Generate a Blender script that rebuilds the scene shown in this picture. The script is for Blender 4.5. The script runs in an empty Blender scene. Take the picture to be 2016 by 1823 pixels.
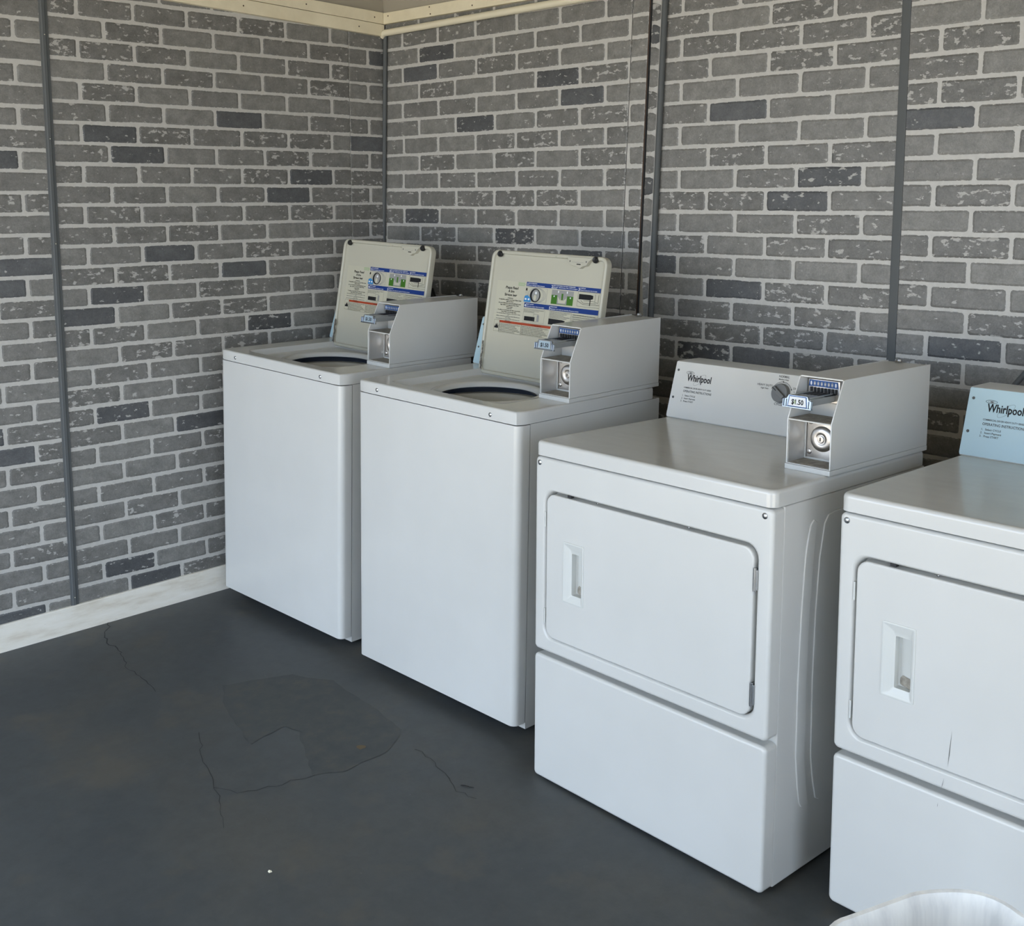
import bpy, math, random
from mathutils import Matrix, Vector
random.seed(7)
PI = math.pi
SC = bpy.context.scene
COL = SC.collection

# ------------------------------------------------------------------ camera
cam_d = bpy.data.cameras.new('camera')
cam = bpy.data.objects.new('camera', cam_d)
COL.objects.link(cam)
YAW, PITCH = 0.7580, -0.1323
fw = Vector((-math.sin(YAW)*math.cos(PITCH), math.cos(YAW)*math.cos(PITCH), math.sin(PITCH)))
rt = Vector((math.cos(YAW), math.sin(YAW), 0))
up = rt.cross(fw)
m = Matrix((rt, up, -fw)).transposed().to_4x4()
m.translation = (3.4777, -2.9327, 1.4165)
cam.matrix_world = m
cam_d.sensor_width = 36
cam_d.sensor_fit = 'HORIZONTAL'
cam_d.lens = 2177.78*36/2016
cam_d.shift_y = (687.55-911.5)/2016
cam_d.clip_start = 0.05
SC.camera = cam

# ------------------------------------------------------------------ light
SC.view_settings.view_transform = 'Standard'
SC.view_settings.look = 'None'
SC.view_settings.gamma = 1
SC.view_settings.use_curve_mapping = False
SC.view_settings.exposure = .62
w = bpy.data.worlds.new('sky'); SC.world = w; w.use_nodes = True
nt = w.node_tree
bg = nt.nodes['Background']
bg.inputs[0].default_value = (0.67, 0.81, 1.0, 1)
bg.inputs[1].default_value = 3.3
sun_d = bpy.data.lights.new('sun', 'SUN'); sun_d.energy = 14; sun_d.angle = 0.01
sun_d.color = (1.0, 0.85, 0.60)
sun = bpy.data.objects.new('sun', sun_d); COL.objects.link(sun)
sun.rotation_euler = (math.radians(-22), math.radians(12), 0)   # high sun standing behind the building

# ------------------------------------------------------------------ materials
def mat(name, col, rough=.5, metal=0., spec=.5, coat=0.):
    m = bpy.data.materials.new(name); m.use_nodes = True
    b = m.node_tree.nodes['Principled BSDF']
    b.inputs['Base Color'].default_value = (*col, 1)
    b.inputs['Roughness'].default_value = rough
    b.inputs['Metallic'].default_value = metal
    b.inputs['Specular IOR Level'].default_value = spec
    b.inputs['Coat Weight'].default_value = coat
    return m
def N(m, t, **k):
    n = m.node_tree.nodes.new(t)
    for a, v in k.items(): setattr(n, a, v)
    return n
def L(m, a, b): m.node_tree.links.new(a, b)
def bsdf(m): return m.node_tree.nodes['Principled BSDF']
def noise(m, scale, detail=4, rough=.6, co='Object', st=(1, 1, 1), loc=None):
    tc = N(m, 'ShaderNodeTexCoord'); mp = N(m, 'ShaderNodeMapping')
    mp.inputs['Scale'].default_value = st
    L(m, tc.outputs[co], mp.inputs['Vector'])
    if loc is not None: L(m, loc, mp.inputs['Location'])
    n = N(m, 'ShaderNodeTexNoise')
    n.inputs['Scale'].default_value = scale; n.inputs['Detail'].default_value = detail
    n.inputs['Roughness'].default_value = rough
    L(m, mp.outputs[0], n.inputs['Vector'])
    return n
def ramp(m, fac, stops):
    r = N(m, 'ShaderNodeValToRGB'); e = r.color_ramp.elements
    while len(e) < len(stops): e.new(.5)
    for i, (p, c) in enumerate(stops):
        e[i].position = p; e[i].color = (*c, 1) if len(c) == 3 else c
    L(m, fac, r.inputs[0]); return r
def g3(v): return (v, v, v)
def mixc(m, fac, a, b, mode='MIX'):
    x = N(m, 'ShaderNodeMix', data_type='RGBA', blend_type=mode)
    if isinstance(fac, (int, float)): x.inputs[0].default_value = fac
    else: L(m, fac, x.inputs[0])
    for i, s in ((6, a), (7, b)):
        if isinstance(s, tuple): x.inputs[i].default_value = (*s, 1)
        else: L(m, s, x.inputs[i])
    return x.outputs[2]
def math_(m, op, a, b=None, clamp=False):
    x = N(m, 'ShaderNodeMath', operation=op, use_clamp=clamp)
    for i, s in enumerate((a, b)):
        if s is None: continue
        if isinstance(s, (int, float)): x.inputs[i].default_value = s
        else: L(m, s, x.inputs[i])
    return x.outputs[0]
def bump(m, h, strength=.3, dist=.001):
    b = N(m, 'ShaderNodeBump'); b.inputs['Strength'].default_value = strength
    b.inputs['Distance'].default_value = dist
    L(m, h, b.inputs['Height']); L(m, b.outputs[0], bsdf(m).inputs['Normal'])

MORT = (.48, .467, .438)
def brick_mat(name, lo, hi, fleck_hi):
    m = mat(name, lo, .45, spec=.5)
    oi = N(m, 'ShaderNodeObjectInfo')
    cx = N(m, 'ShaderNodeCombineXYZ')
    L(m, math_(m, 'MULTIPLY', oi.outputs['Random'], 37.), cx.inputs[0])
    L(m, math_(m, 'MULTIPLY', oi.outputs['Random'], 91.), cx.inputs[2])
    loc = cx.outputs[0]
    n1 = noise(m, 20, 6, .7, st=(1, 1, 1.2), loc=loc)
    n2 = noise(m, 120, 5, .78, st=(1, 1, .8), loc=loc); n2.inputs['Distortion'].default_value = 2.0
    base = ramp(m, n1.outputs[0], [(.3, lo), (.7, hi)]).outputs[0]
    k = ramp(m, n2.outputs[0], [(.3, g3(.70)), (.52, g3(1.0)), (.72, g3(1.25))]).outputs[0]
    base = mixc(m, 1.0, base, k, 'MULTIPLY')
    tone = ramp(m, oi.outputs['Random'], [(0, g3(.80)), (1, g3(1.15))]).outputs[0]
    base = mixc(m, 1., base, tone, 'MULTIPLY')
    # scuffed whitewash flecks
    n3 = noise(m, 42, 4, .62, st=(.8, 1, 1.5), loc=loc)
    n4 = noise(m, 9, 2, .5, loc=loc)
    thr = math_(m, 'ADD', math_(m, 'MULTIPLY', oi.outputs['Random'], .13), fleck_hi)
    s = math_(m, 'SUBTRACT', math_(m, 'ADD', n3.outputs[0], math_(m, 'MULTIPLY', n4.outputs[0], .25)), thr)
    f = math_(m, 'MULTIPLY', s, 30., True)
    base = mixc(m, math_(m, 'MULTIPLY', f, .75), base, MORT)
    # ragged outline where the mortar wash runs over the brick edge
    at = N(m, 'ShaderNodeAttribute', attribute_name='edge')
    n5 = noise(m, 70, 3, .6, loc=loc)
    e = math_(m, 'SUBTRACT', math_(m, 'MULTIPLY', n5.outputs[0], 2.3), math_(m, 'ADD', at.outputs['Fac'], 1.12))
    base = mixc(m, math_(m, 'MULTIPLY', e, 12., True), base, MORT)
    L(m, base, bsdf(m).inputs['Base Color'])
    bump(m, n2.outputs[0], .35, .0008)
    return m
BR = brick_mat('brick_grey', (.128, .125, .115), (.222, .217, .202), .685)
BRD = brick_mat('brick_charcoal', (.064, .066, .069), (.112, .114, .117), .70)

MO = mat('mortar_print', MORT, .42)
n = noise(MO, 60, 4); L(MO, ramp(MO, n.outputs[0], [(.3, (.445, .432, .402)), (.7, (.515, .502, .472))]).outputs[0], bsdf(MO).inputs['Base Color'])
bump(MO, n.outputs[0], .15, .0006)

EN = mat('white_enamel', (.60, .60, .58), .30, coat=.25)
bsdf(EN).inputs['Coat Roughness'].default_value = .12
n = noise(EN, 3.0, 3); n2 = noise(EN, 420, 2)
L(EN, ramp(EN, n.outputs[0], [(.3, (.585, .585, .562)), (.7, (.62, .62, .598))]).outputs[0], bsdf(EN).inputs['Base Color'])
bump(EN, n2.outputs[0], .10, .0003)
ENT = mat('warm_top_enamel', (.60, .595, .56), .2, coat=.35)
bsdf(ENT).inputs['Coat Roughness'].default_value = .08
n = noise(ENT, 9, 5, .65, st=(1, 2.5, 1))
geo = N(ENT, 'ShaderNodeNewGeometry'); sx = N(ENT, 'ShaderNodeSeparateXYZ'); L(ENT, geo.outputs['True Normal'], sx.inputs[0])
flat = ramp(ENT, sx.outputs[2], [(.80, g3(0)), (.97, g3(1))]).outputs[0]     # level part takes a slightly warmer tone than the edges
L(ENT, mixc(ENT, flat, (.60, .60, .58), ramp(ENT, n.outputs[0], [(.3, (.57, .56, .51)), (.7, (.61, .60, .55))]).outputs[0]), bsdf(ENT).inputs['Base Color'])
LIDM = mat('cream_lid_enamel', (.47, .455, .375), .35)
PL = mat('white_plastic', (.60, .61, .585), .3)
PLD = mat('yellowed_plastic', (.68, .66, .58), .35)
TUBP = mat('tub_plastic', (.52, .47, .36), .45)
TUBD = mat('tub_ring_shade', (.035, .045, .065), .3)  # near-black stands in for the shadow under the tub opening's lip
DK = mat('dark_gap', (.02, .02, .022), .7)
RUB = mat('black_rubber', (.012, .012, .012), .35)
CHR = mat('chrome', (.30, .33, .37), .22, 1.)
STL = mat('stainless', (.60, .57, .54), .30, 1.)
n = noise(STL, 25, 3, .5); L(STL, ramp(STL, n.outputs[0], [(.3, (.42, .40, .38)), (.7, (.66, .62, .58))]).outputs[0], bsdf(STL).inputs['Base Color'])
SLD = mat('brushed_slide', (.50, .53, .55), .38, .7)
TAGG = mat('faded_tag', (.30, .39, .46), .5)
STW = mat('galvanised_liner', (.62, .62, .61), .38, .75)
SCR = mat('screw_steel', (.45, .46, .47), .25, 1.)
DUST = mat('dusty_shelf', (.34, .31, .26), .85)
n = noise(DUST, 60, 5, .7); L(DUST, ramp(DUST, n.outputs[0], [(.35, (.22, .20, .17)), (.7, (.42, .39, .33))]).outputs[0], bsdf(DUST).inputs['Base Color'])
BLUF = mat('pale_blue_film', (.44, .59, .65), .45)
KNOB = mat('grey_knob', (.16, .165, .165), .4)
INK = mat('ink_black', (.012, .012, .014), .6, spec=.2)
INKG = mat('ink_grey', (.10, .105, .105), .6, spec=.2)
LBL = mat('label_paper', (.50, .485, .385), .5)
LBLU = mat('label_blue', (.006, .035, .19), .55, spec=.3)
LRED = mat('label_orange', (.36, .055, .02), .55, spec=.3)
LGRN = mat('label_green', (.045, .15, .012), .55, spec=.3)
LGR = mat('label_grey', (.28, .28, .27), .5)
LLG = mat('label_light_green', (.36, .44, .27), .5)
LBB = mat('label_bottle_blue', (.03, .22, .50), .5)
WHI = mat('print_white', (.72, .74, .76), .5)
TAGB = mat('slide_blue', (.012, .07, .24), .5)
TRM = mat('grey_trim_paint', (.098, .104, .106), .6, spec=.25)
BRN = mat('brown_board_edge', (.065, .038, .024), .8)
CRM = mat('cream_painted_wood', (.62, .57, .43), .5)
n = noise(CRM, 7, 5, .6, st=(1, 1, 1)); L(CRM, ramp(CRM, n.outputs[0], [(.35, (.68, .61, .44)), (.65, (.78, .71, .53))]).outputs[0], bsdf(CRM).inputs['Base Color'])
PVC = mat('painted_pvc', (.74, .68, .52), .45)
UPW = mat('upper_wall_paint', (.33, .30, .24), .7)
CEI = mat('ceiling_paint', (.40, .365, .29), .8)
BBM = mat('scuffed_white_paint', (.64, .63, .60), .5)
n = noise(BBM, 6, 6, .65, st=(1, 1, 5)); n2 = noise(BBM, 26, 5, .7, st=(.5, .5, 3))
c = ramp(BBM, n.outputs[0], [(.3, (.62, .56, .46)), (.5, (.76, .72, .63)), (.75, (.83, .80, .73))]).outputs[0]
c = mixc(BBM, ramp(BBM, n2.outputs[0], [(.69, g3(0)), (.74, g3(.7))]).outputs[0], c, (.16, .14, .12))
L(BBM, c, bsdf(BBM).inputs['Base Color'])
SIDEW = mat('side_bounce_paint', (.68, .66, .62), .8)  # pale tone makes the unseen walls bounce fill onto the machine sides

FL = mat('painted_concrete', (.06, .067, .072), .5, spec=.4)
n = noise(FL, 1.6, 5, .6); n2 = noise(FL, 22, 6, .7); n3 = noise(FL, 5, 4, .6); n4 = noise(FL, 95, 3, .6); n6 = noise(FL, 7, 3, .55)
c = ramp(FL, n.outputs[0], [(.32, (.050, .056, .060)), (.50, (.062, .067, .068)), (.70, (.080, .078, .070))]).outputs[0]
c = mixc(FL, .5, c, ramp(FL, n2.outputs[0], [(.3, g3(.72)), (.7, g3(1.2))]).outputs[0], 'MULTIPLY')
c = mixc(FL, ramp(FL, n3.outputs[0], [(.56, g3(0)), (.70, g3(.45))]).outputs[0], c, (.105, .092, .070))
c = mixc(FL, ramp(FL, n4.outputs[0], [(.765, g3(0)), (.80, g3(.5))]).outputs[0], c, (.28, .27, .25))
L(FL, c, bsdf(FL).inputs['Base Color'])
L(FL, ramp(FL, n.outputs[0], [(.3, g3(.42)), (.7, g3(.6))]).outputs[0], bsdf(FL).inputs['Roughness'])
bump(FL, n2.outputs[0], .25, .002)
FLP = mat('peeled_concrete', (.062, .062, .054), .7)
n = noise(FLP, 18, 6, .7); L(FLP, ramp(FLP, n.outputs[0], [(.3, (.046, .052, .054)), (.55, (.060, .064, .062)), (.8, (.088, .080, .062))]).outputs[0], bsdf(FLP).inputs['Base Color'])
bump(FLP, n.outputs[0], .3, .002)
CRK = mat('crack_dark', (.03, .032, .032), .8)  # dark tone of the thin ribbons drawn along the floor cracks
RST = mat('rust_patch', (.12, .085, .045), .8)
OUT = mat('outdoor_concrete', (.46, .42, .35), .9)
BIN = mat('white_bin_plastic', (.80, .79, .75), .35)
n = noise(BIN, 7, 4, .6, st=(3.5, 3.5, .12)); L(BIN, ramp(BIN, n.outputs[0], [(.35, (.62, .62, .60)), (.5, (.76, .75, .72)), (.65, (.86, .85, .81))]).outputs[0], bsdf(BIN).inputs['Base Color'])
bsdf(BIN).inputs['Subsurface Weight'].default_value = .15
bsdf(BIN).inputs['Subsurface Radius'].default_value = (.02, .02, .02)
RUSTY = mat('rust_grime', (.13, .115, .095), .9)

# ------------------------------------------------------------------ helpers
class MB:
    def __init__(s): s.v = []; s.f = []; s.m = []; s.mats = []
    def mi(s, mt):
        if mt is None: return 0
        if mt not in s.mats: s.mats.append(mt)
        return s.mats.index(mt)
    def add(s, vs, fs, mt=None):
        o = len(s.v); k = s.mi(mt)
        s.v += [tuple(p) for p in vs]
        for f in fs: s.f.append(tuple(i+o for i in f)); s.m.append(k)
        return s
    def box(s, a0, a1, b0, b1, c0, c1, mt=None):
        vs = [(x, y, z) for x in (a0, a1) for y in (b0, b1) for z in (c0, c1)]
        return s.add(vs, [(0, 1, 3, 2), (4, 6, 7, 5), (0, 4, 5, 1), (2, 3, 7, 6), (0, 2, 6, 4), (1, 5, 7, 3)], mt)
    def rings(s, R, mt=None, cap0=False, cap1=True):
        """closed rings of equal length joined by quads; caps are n-gons"""
        n = len(R[0]); vs = [p for r in R for p in r]; fs = []
        for k in range(len(R)-1):
            for i in range(n):
                j = (i+1) % n
                fs.append((k*n+i, k*n+j, (k+1)*n+j, (k+1)*n+i))
        if cap0: fs.append(tuple(range(n))[::-1])
        if cap1: fs.append(tuple((len(R)-1)*n+i for i in range(n)))
        return s.add(vs, fs, mt)
    def prism(s, pts, fn, h0, h1, mt=None):
        """pts 2-D, fn(a, b, h) gives a 3-D point"""
        return s.rings([[fn(a, b, h0) for a, b in pts], [fn(a, b, h1) for a, b in pts]], mt, True, True)
    def tube(s, path, r, n=10, mt=None, cap=True):
        R = []; path = [Vector(p) for p in path]
        prev = None
        for i, p in enumerate(path):
            t = (path[min(i+1, len(path)-1)]-path[max(i-1, 0)]).normalized()
            a = prev if prev is not None else (Vector((0, 0, 1)) if abs(t.z) < .9 else Vector((1, 0, 0)))
            x = (a - t*a.dot(t)).normalized(); y = t.cross(x); prev = x
            rr = r[i] if isinstance(r, (list, tuple)) else r
            R.append([p+x*rr*math.cos(2*PI*k/n)+y*rr*math.sin(2*PI*k/n) for k in range(n)])
        return s.rings(R, mt, cap, cap)
    def lathe(s, prof, c, axis='z', n=24, mt=None, cap0=False, cap1=False):
        R = []
        for r, h in prof:
            ring = []
            for k in range(n):
                a, b = r*math.cos(2*PI*k/n), r*math.sin(2*PI*k/n)
                ring.append((c[0]+a, c[1]+b, c[2]+h) if axis == 'z' else (c[0]+a, c[1]-h, c[2]+b) if axis == 'y' else (c[0]+h, c[1]+a, c[2]+b))
            R.append(ring)
        return s.rings(R, mt, cap0, cap1)
    def build(s, name, mt=None, parent=None, bevel=0, seg=2, smooth=True, label=None, kind=None, mw=None):
        me = bpy.data.meshes.new(name)
        me.from_pydata(s.v, [], s.f)
        if s.mats:
            for k in s.mats: me.materials.append(k)
            me.polygons.foreach_set('material_index', s.m)
        elif mt: me.materials.append(mt)
        import bmesh
        b = bmesh.new(); b.from_mesh(me)
        if not s.mats: bmesh.ops.recalc_face_normals(b, faces=b.faces)
        b.to_mesh(me); b.free()
        if smooth:
            me.polygons.foreach_set('use_smooth', [True]*len(me.polygons))
            me.set_sharp_from_angle(angle=math.radians(38))
        o = bpy.data.objects.new(name, me); COL.objects.link(o)
        if parent: o.parent = parent
        if mw is not None: o.matrix_local = mw
        if bevel:
            md = o.modifiers.new('bevel', 'BEVEL'); md.width = bevel; md.segments = seg
            md.limit_method = 'ANGLE'; md.angle_limit = math.radians(40)
            md.harden_normals = True
        if smooth and not bevel:
            md = o.modifiers.new('normals', 'WEIGHTED_NORMAL'); md.keep_sharp = True; md.weight = 90
        if label: o['label'] = label
        if kind: o['kind'] = kind
        return o
def empty(name, loc=(0, 0, 0), rot=(0, 0, 0)):
    o = bpy.data.objects.new(name, None); COL.objects.link(o)
    o.empty_display_size = .1; o.location = loc; o.rotation_euler = rot
    return o
def tag(o, label, cat, group=None):
    o['label'] = label; o['category'] = cat
    if group: o['group'] = group
    return o
def rrect(a0, a1, b0, b1, r, n=6):
    P = []
    for cx, cy, s in ((a1-r, b1-r, 0), (a0+r, b1-r, 90), (a0+r, b0+r, 180), (a1-r, b0+r, 270)):
        for k in range(n+1):
            t = math.radians(s+90*k/n); P.append((cx+r*math.cos(t), cy+r*math.sin(t)))
    return P
def axes(o, X, Y, Z):
    m = Matrix((Vector(X), Vector(Y), Vector(Z))).transposed().to_4x4(); m.translation = o
    return m
_tc = {}
def text2d(body, size, sx=1.):
    k = body
    if k not in _tc:
        cu = bpy.data.curves.new('t', 'FONT'); cu.body = body; cu.size = 1; cu.resolution_u = 2
        cu.offset = .018; ob = bpy.data.objects.new('t', cu); COL.objects.link(ob)
        dg = bpy.context.evaluated_depsgraph_get()
        me = bpy.data.meshes.new_from_object(ob.evaluated_get(dg))
        V = [(p.co.x, p.co.y) for p in me.vertices]; F = [tuple(p.vertices) for p in me.polygons]
        bpy.data.objects.remove(ob); bpy.data.meshes.remove(me)
        _tc[k] = (V, F, max([p[0] for p in V] or [0]))
    return _tc[k]
class Flat(MB):
    """flat print laid on a surface, local x right, y up, z out"""
    def rect(s, x0, x1, y0, y1, mt, h=.0002):
        return s.add([(x0, y0, h), (x1, y0, h), (x1, y1, h), (x0, y1, h)], [(0, 1, 2, 3)], mt)
    def poly(s, pts, mt, h=.0002): return s.add([(a, b, h) for a, b in pts], [tuple(range(len(pts)))], mt)
    def ell(s, cx, cy, a, b, mt, h=.0003, rot=0, n=28, w=None):
        c, d = math.cos(rot), math.sin(rot)
        f = lambda a, b: [(cx+a*math.cos(t)*c-b*math.sin(t)*d, cy+a*math.cos(t)*d+b*math.sin(t)*c, h) for t in [2*PI*k/n for k in range(n)]]
        if w is None: return s.add(f(a, b), [tuple(range(n))], mt)
        return s.rings([f(a, b), f(a-w, b-w)], mt, False, False)
    def frame(s, x0, x1, y0, y1, w, mt, h=.0003):
        for q in ((x0, x1, y0, y0+w), (x0, x1, y1-w, y1), (x0, x0+w, y0, y1), (x1-w, x1, y0, y1)): s.rect(*q, mt, h)
        return s
    def text(s, body, x, y, mt, size=None, width=None, align='L', h=.0004, cond=1.):
        V, F, W = text2d(body, 1)
        k = size if size else width/max(W, 1e-6)
        kx = width/max(W, 1e-6) if width else k*cond
        ox = x - (0 if align == 'L' else W*kx/2)
        return s.add([(ox+a*kx, y+b*k, h) for a, b in V], F, mt)

# ------------------------------------------------------------------ floor
def zf(x, y):
    z = -.0067*x + .0389*y
    if x > -.2 and y > -1.6:
        cap = max(-.010-.0256*max(x, 0), -.0565)
        if y > -.80 - .10*min(max(x, 0), 1.7): z = min(z, cap)
    return z
b = MB(); nx, ny = 66, 70
X0, X1, Y0, Y1 = -.55, 5.85, -3.9, .12
vs = [(X0+(X1-X0)*i/nx, Y0+(Y1-Y0)*j/ny) for j in range(ny+1) for i in range(nx+1)]
b.add([(x, y, zf(x, y)) for x, y in vs], [(j*(nx+1)+i, j*(nx+1)+i+1, (j+1)*(nx+1)+i+1, (j+1)*(nx+1)+i) for j in range(ny) for i in range(nx)])
floor = b.build('floor', FL, kind='structure')
def drape(pts, h): return [(x, y, zf(x, y)+h) for x, y in pts]
def ribbon(path, wd, h=.0006):
    o = MB(); P = [Vector((x, y)) for x, y in path]; vs = []
    for i, p in enumerate(P):
        t = (P[min(i+1, len(P)-1)]-P[max(i-1, 0)]).normalized(); n_ = Vector((-t.y, t.x))
        k = wd*random.uniform(.5, 1.3)
        for s in (-1, 1):
            q = p+n_*k*s; vs.append((q.x, q.y, zf(q.x, q.y)+h))
    o.add(vs, [(2*i, 2*i+1, 2*i+3, 2*i+2) for i in range(len(P)-1)])
    return o
def jag(path, step=.02, amp=.006):
    out = []
    for (a, b_), (c_, d) in zip(path, path[1:]):
        n_ = max(1, int(math.hypot(c_-a, d-b_)/step))
        for k in range(n_):
            t = k/n_; out.append((a+(c_-a)*t+random.uniform(-amp, amp), b_+(d-b_)*t+random.uniform(-amp, amp)))
    out.append(path[-1]); return out
patch = jag([(.62, -1.20), (.72, -1.02), (.85, -.96), (1.10, -.99), (1.245, -1.02), (1.30, -1.12), (1.29, -1.26), (1.245, -1.325), (1.13, -1.27), (1.07, -1.24), (1.03, -1.215), (.975, -1.22), (.985, -1.345), (.86, -1.31), (.72, -1.26), (.62, -1.20)], .025, .004)[:-1]
MB().add(drape(patch, .0008), [tuple(range(len(patch)))]).build('peeled_patch', FLP, floor, smooth=False)
ribbon(jag([(-.11, -1.20), (.0, -1.27), (.05, -1.286), (.162, -1.293)]), .0018).build('crack', CRK, floor, smooth=False)
ribbon(jag([(.162, -1.293), (.257, -1.334), (.429, -1.348), (.50, -1.36)]), .0012).build('crack', CRK, floor, smooth=False)
ribbon(jag([(.826, -1.41), (.95, -1.47), (1.128, -1.533), (1.273, -1.609)]), .0009)  .build('crack', CRK, floor, smooth=False)
ribbon(jag([(1.245, -1.325), (1.21, -1.42), (1.17, -1.50), (1.10, -1.53)]), .0012)  .build('crack', CRK, floor, smooth=False)
ribbon(jag([(1.35, -1.06), (1.46, -1.08), (1.58, -1.13), (1.64, -1.12)]), .0014)  .build('crack', CRK, floor, smooth=False)
def blob(cx, cy, r, mt, name, h=.0012):
    p = [(cx+r*random.uniform(.6, 1.1)*math.cos(2*PI*k/14), cy+r*random.uniform(.6, 1.1)*math.sin(2*PI*k/14)) for k in range(14)]
    return MB().add(drape(p, h), [tuple(range(14))]).build(name, mt, floor, smooth=False)
blob(1.23, -1.155, .014, RST, 'rust_spot')

# outside the open front
b = MB(); b.box(-9, 22, -22, -3.91, -.45, -.23); b.box(5.86, 22, -3.91, 6, -.45, -.23); b.build('floor_outside', OUT, kind='structure')

# ------------------------------------------------------------------ walls
def bmesh_obj(name, me, parent, mw):
    o = bpy.data.objects.new(name, me); COL.objects.link(o); o.parent = parent; o.matrix_local = mw; return o
_bm = {}
def brick_shape(wd, h, seed, flatl=False, flatr=False, cant=(0, 0)):
    """16-corner rounded brick face raised 1.3 mm; returns verts, faces, edge values"""
    rng = random.Random(seed)
    a, c = wd/2, h/2+rng.uniform(-.0008, .0008)
    r = min(.0052, a*.6) * rng.uniform(.7, 1.3)
    rl = .0008 if flatl else r; rr = .0008 if flatr else r
    j = lambda s: rng.uniform(-s, s)
    P = []
    for sx, sy, r_ in ((1, 1, rr), (-1, 1, rl), (-1, -1, rl), (1, -1, rr)):
        q = r_*rng.uniform(.7, 1.5) if r_ > .002 else r_
        q = min(q, a*.8, c*.8)
        pts = [(sx*a, sy*(c-q)), (sx*(a-q*.3), sy*(c-q*.3)), (sx*(a-q), sy*c)]
        if (sx*sy) < 0: pts.reverse()
        P += pts
    out = []
    n_ = len(P)
    for i in range(n_):
        out.append(P[i])
        if i in (2, 8): # mid of long edges gets an extra wobble point
            x0, y0 = P[i]; x1, y1 = P[(i+1) % n_]
            out.append(((x0+x1)/2+j(.01), (y0+y1)/2+j(.0010)))
            out.append((x1+(x0-x1)*.22, y1+j(.0008)))
    out = [(x+(0 if (abs(x) > a-.001 and ((x < 0 and flatl) or (x > 0 and flatr))) else j(.0010)), y+j(.0009)) for x, y in out]
    lean = lambda x, y: x + (cant[0] if x < 0 else cant[1])*y
    n_ = len(out); ins = .0055
    inner = [(max(-a+ins*.5, min(a-ins*.5, x*(1-ins/a))), y*(1-ins/c)) for x, y in out]
    vs = [(lean(x, y), 0, y) for x, y in out]+[(lean(x, y), .0013, y) for x, y in inner]
    fs = [(i, (i+1) % n_, n_+(i+1) % n_, n_+i) for i in range(n_)]+[tuple(range(n_, 2*n_))]
    fs = [f[::-1] for f in fs]
    return vs, fs, [0.]*n_+[1.]*n_
def brick_mesh(key, mt, **k):
    kk = (key, mt.name)
    if kk not in _bm:
        vs, fs, ed = brick_shape(**k)
        me = bpy.data.meshes.new('brick'); me.from_pydata(vs, [], fs); me.materials.append(mt)
        at = me.attributes.new('edge', 'FLOAT', 'POINT'); at.data.foreach_set('value', ed)
        _bm[kk] = me
    return _bm[kk]
MJ = .0115
def jit(r, k, a=.0032): return random.Random(r*977+k*131+5).uniform(-a, a)
def lay(panel, sgn, s0, s1, rows, zc, offs, Lb, h, dark, zmin, seed=0, lean=None, stuff=None):
    """bricks of one wall panel. s runs from the corner, local x = sgn*s. zc(r, s) row centre height.
    offs(r) gives one joint position; rows below zmin go to the joined field"""
    for r in rows:
        j0 = offs(r)
        k = math.floor((s0-j0)/Lb)
        s = j0+k*Lb
        while s < s1:
            zmid = zc(r, (max(s, s0)+min(s+Lb, s1))/2)
            la = lean(zmid) if lean else (s0, s1)
            kk = int(round((s-j0)/Lb)); sa, sb = s+jit(r, kk)+MJ/2, s+Lb+jit(r, kk+1)-MJ/2
            a, e = max(sa, la[0]), min(sb, la[1])
            cl, cr = a > sa+1e-6, e < sb-1e-6
            if e-a > .006:
                mid = (a+e)/2; z = zc(r, mid)+jit(r, kk+90, .0009)
                sl = math.atan2(zc(r, mid+.05)-zc(r, mid-.05), .1)*sgn
                d = any(a-.004 <= p <= e+.004 and abs(q-z) < h*.52 for p, q in dark)
                mt = BRD if d else BR
                fl, fr = (cl, cr) if sgn > 0 else (cr, cl)
                mw = Matrix.Translation((sgn*mid, 0, z)) @ Matrix.Rotation(-sl+jit(r, kk+50, .006), 4, 'Y')
                sd = (r*31+kk*17+seed) % 11
                if zmid < zmin and stuff is not None:
                    vs, fs, ed = brick_shape(e-a, h, sd, fl, fr)
                    o = len(stuff[0]); stuff[0].extend([mw @ Vector(v) for v in vs]); stuff[1].extend([tuple(i+o for i in f) for f in fs]); stuff[2].extend(ed)
                else:
                    ww = round(e-a, 3) if (cl or cr) else round((e-a)*500)/500
                    me = brick_mesh((ww, sd, fl, fr, round(h, 4)), mt, wd=ww, h=h, seed=sd, flatl=fl, flatr=fr)
                    bmesh_obj('brick', me, panel, mw)
            s += Lb
def field(st, parent):
    if not st[0]: return
    me = bpy.data.meshes.new('brick_field'); me.from_pydata([tuple(v) for v in st[0]], [], st[1]); me.materials.append(BR)
    at = me.attributes.new('edge', 'FLOAT', 'POINT'); at.data.foreach_set('value', st[2])
    o = bpy.data.objects.new('brick_field', me); COL.objects.link(o); o.parent = parent; o['kind'] = 'stuff'

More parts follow.
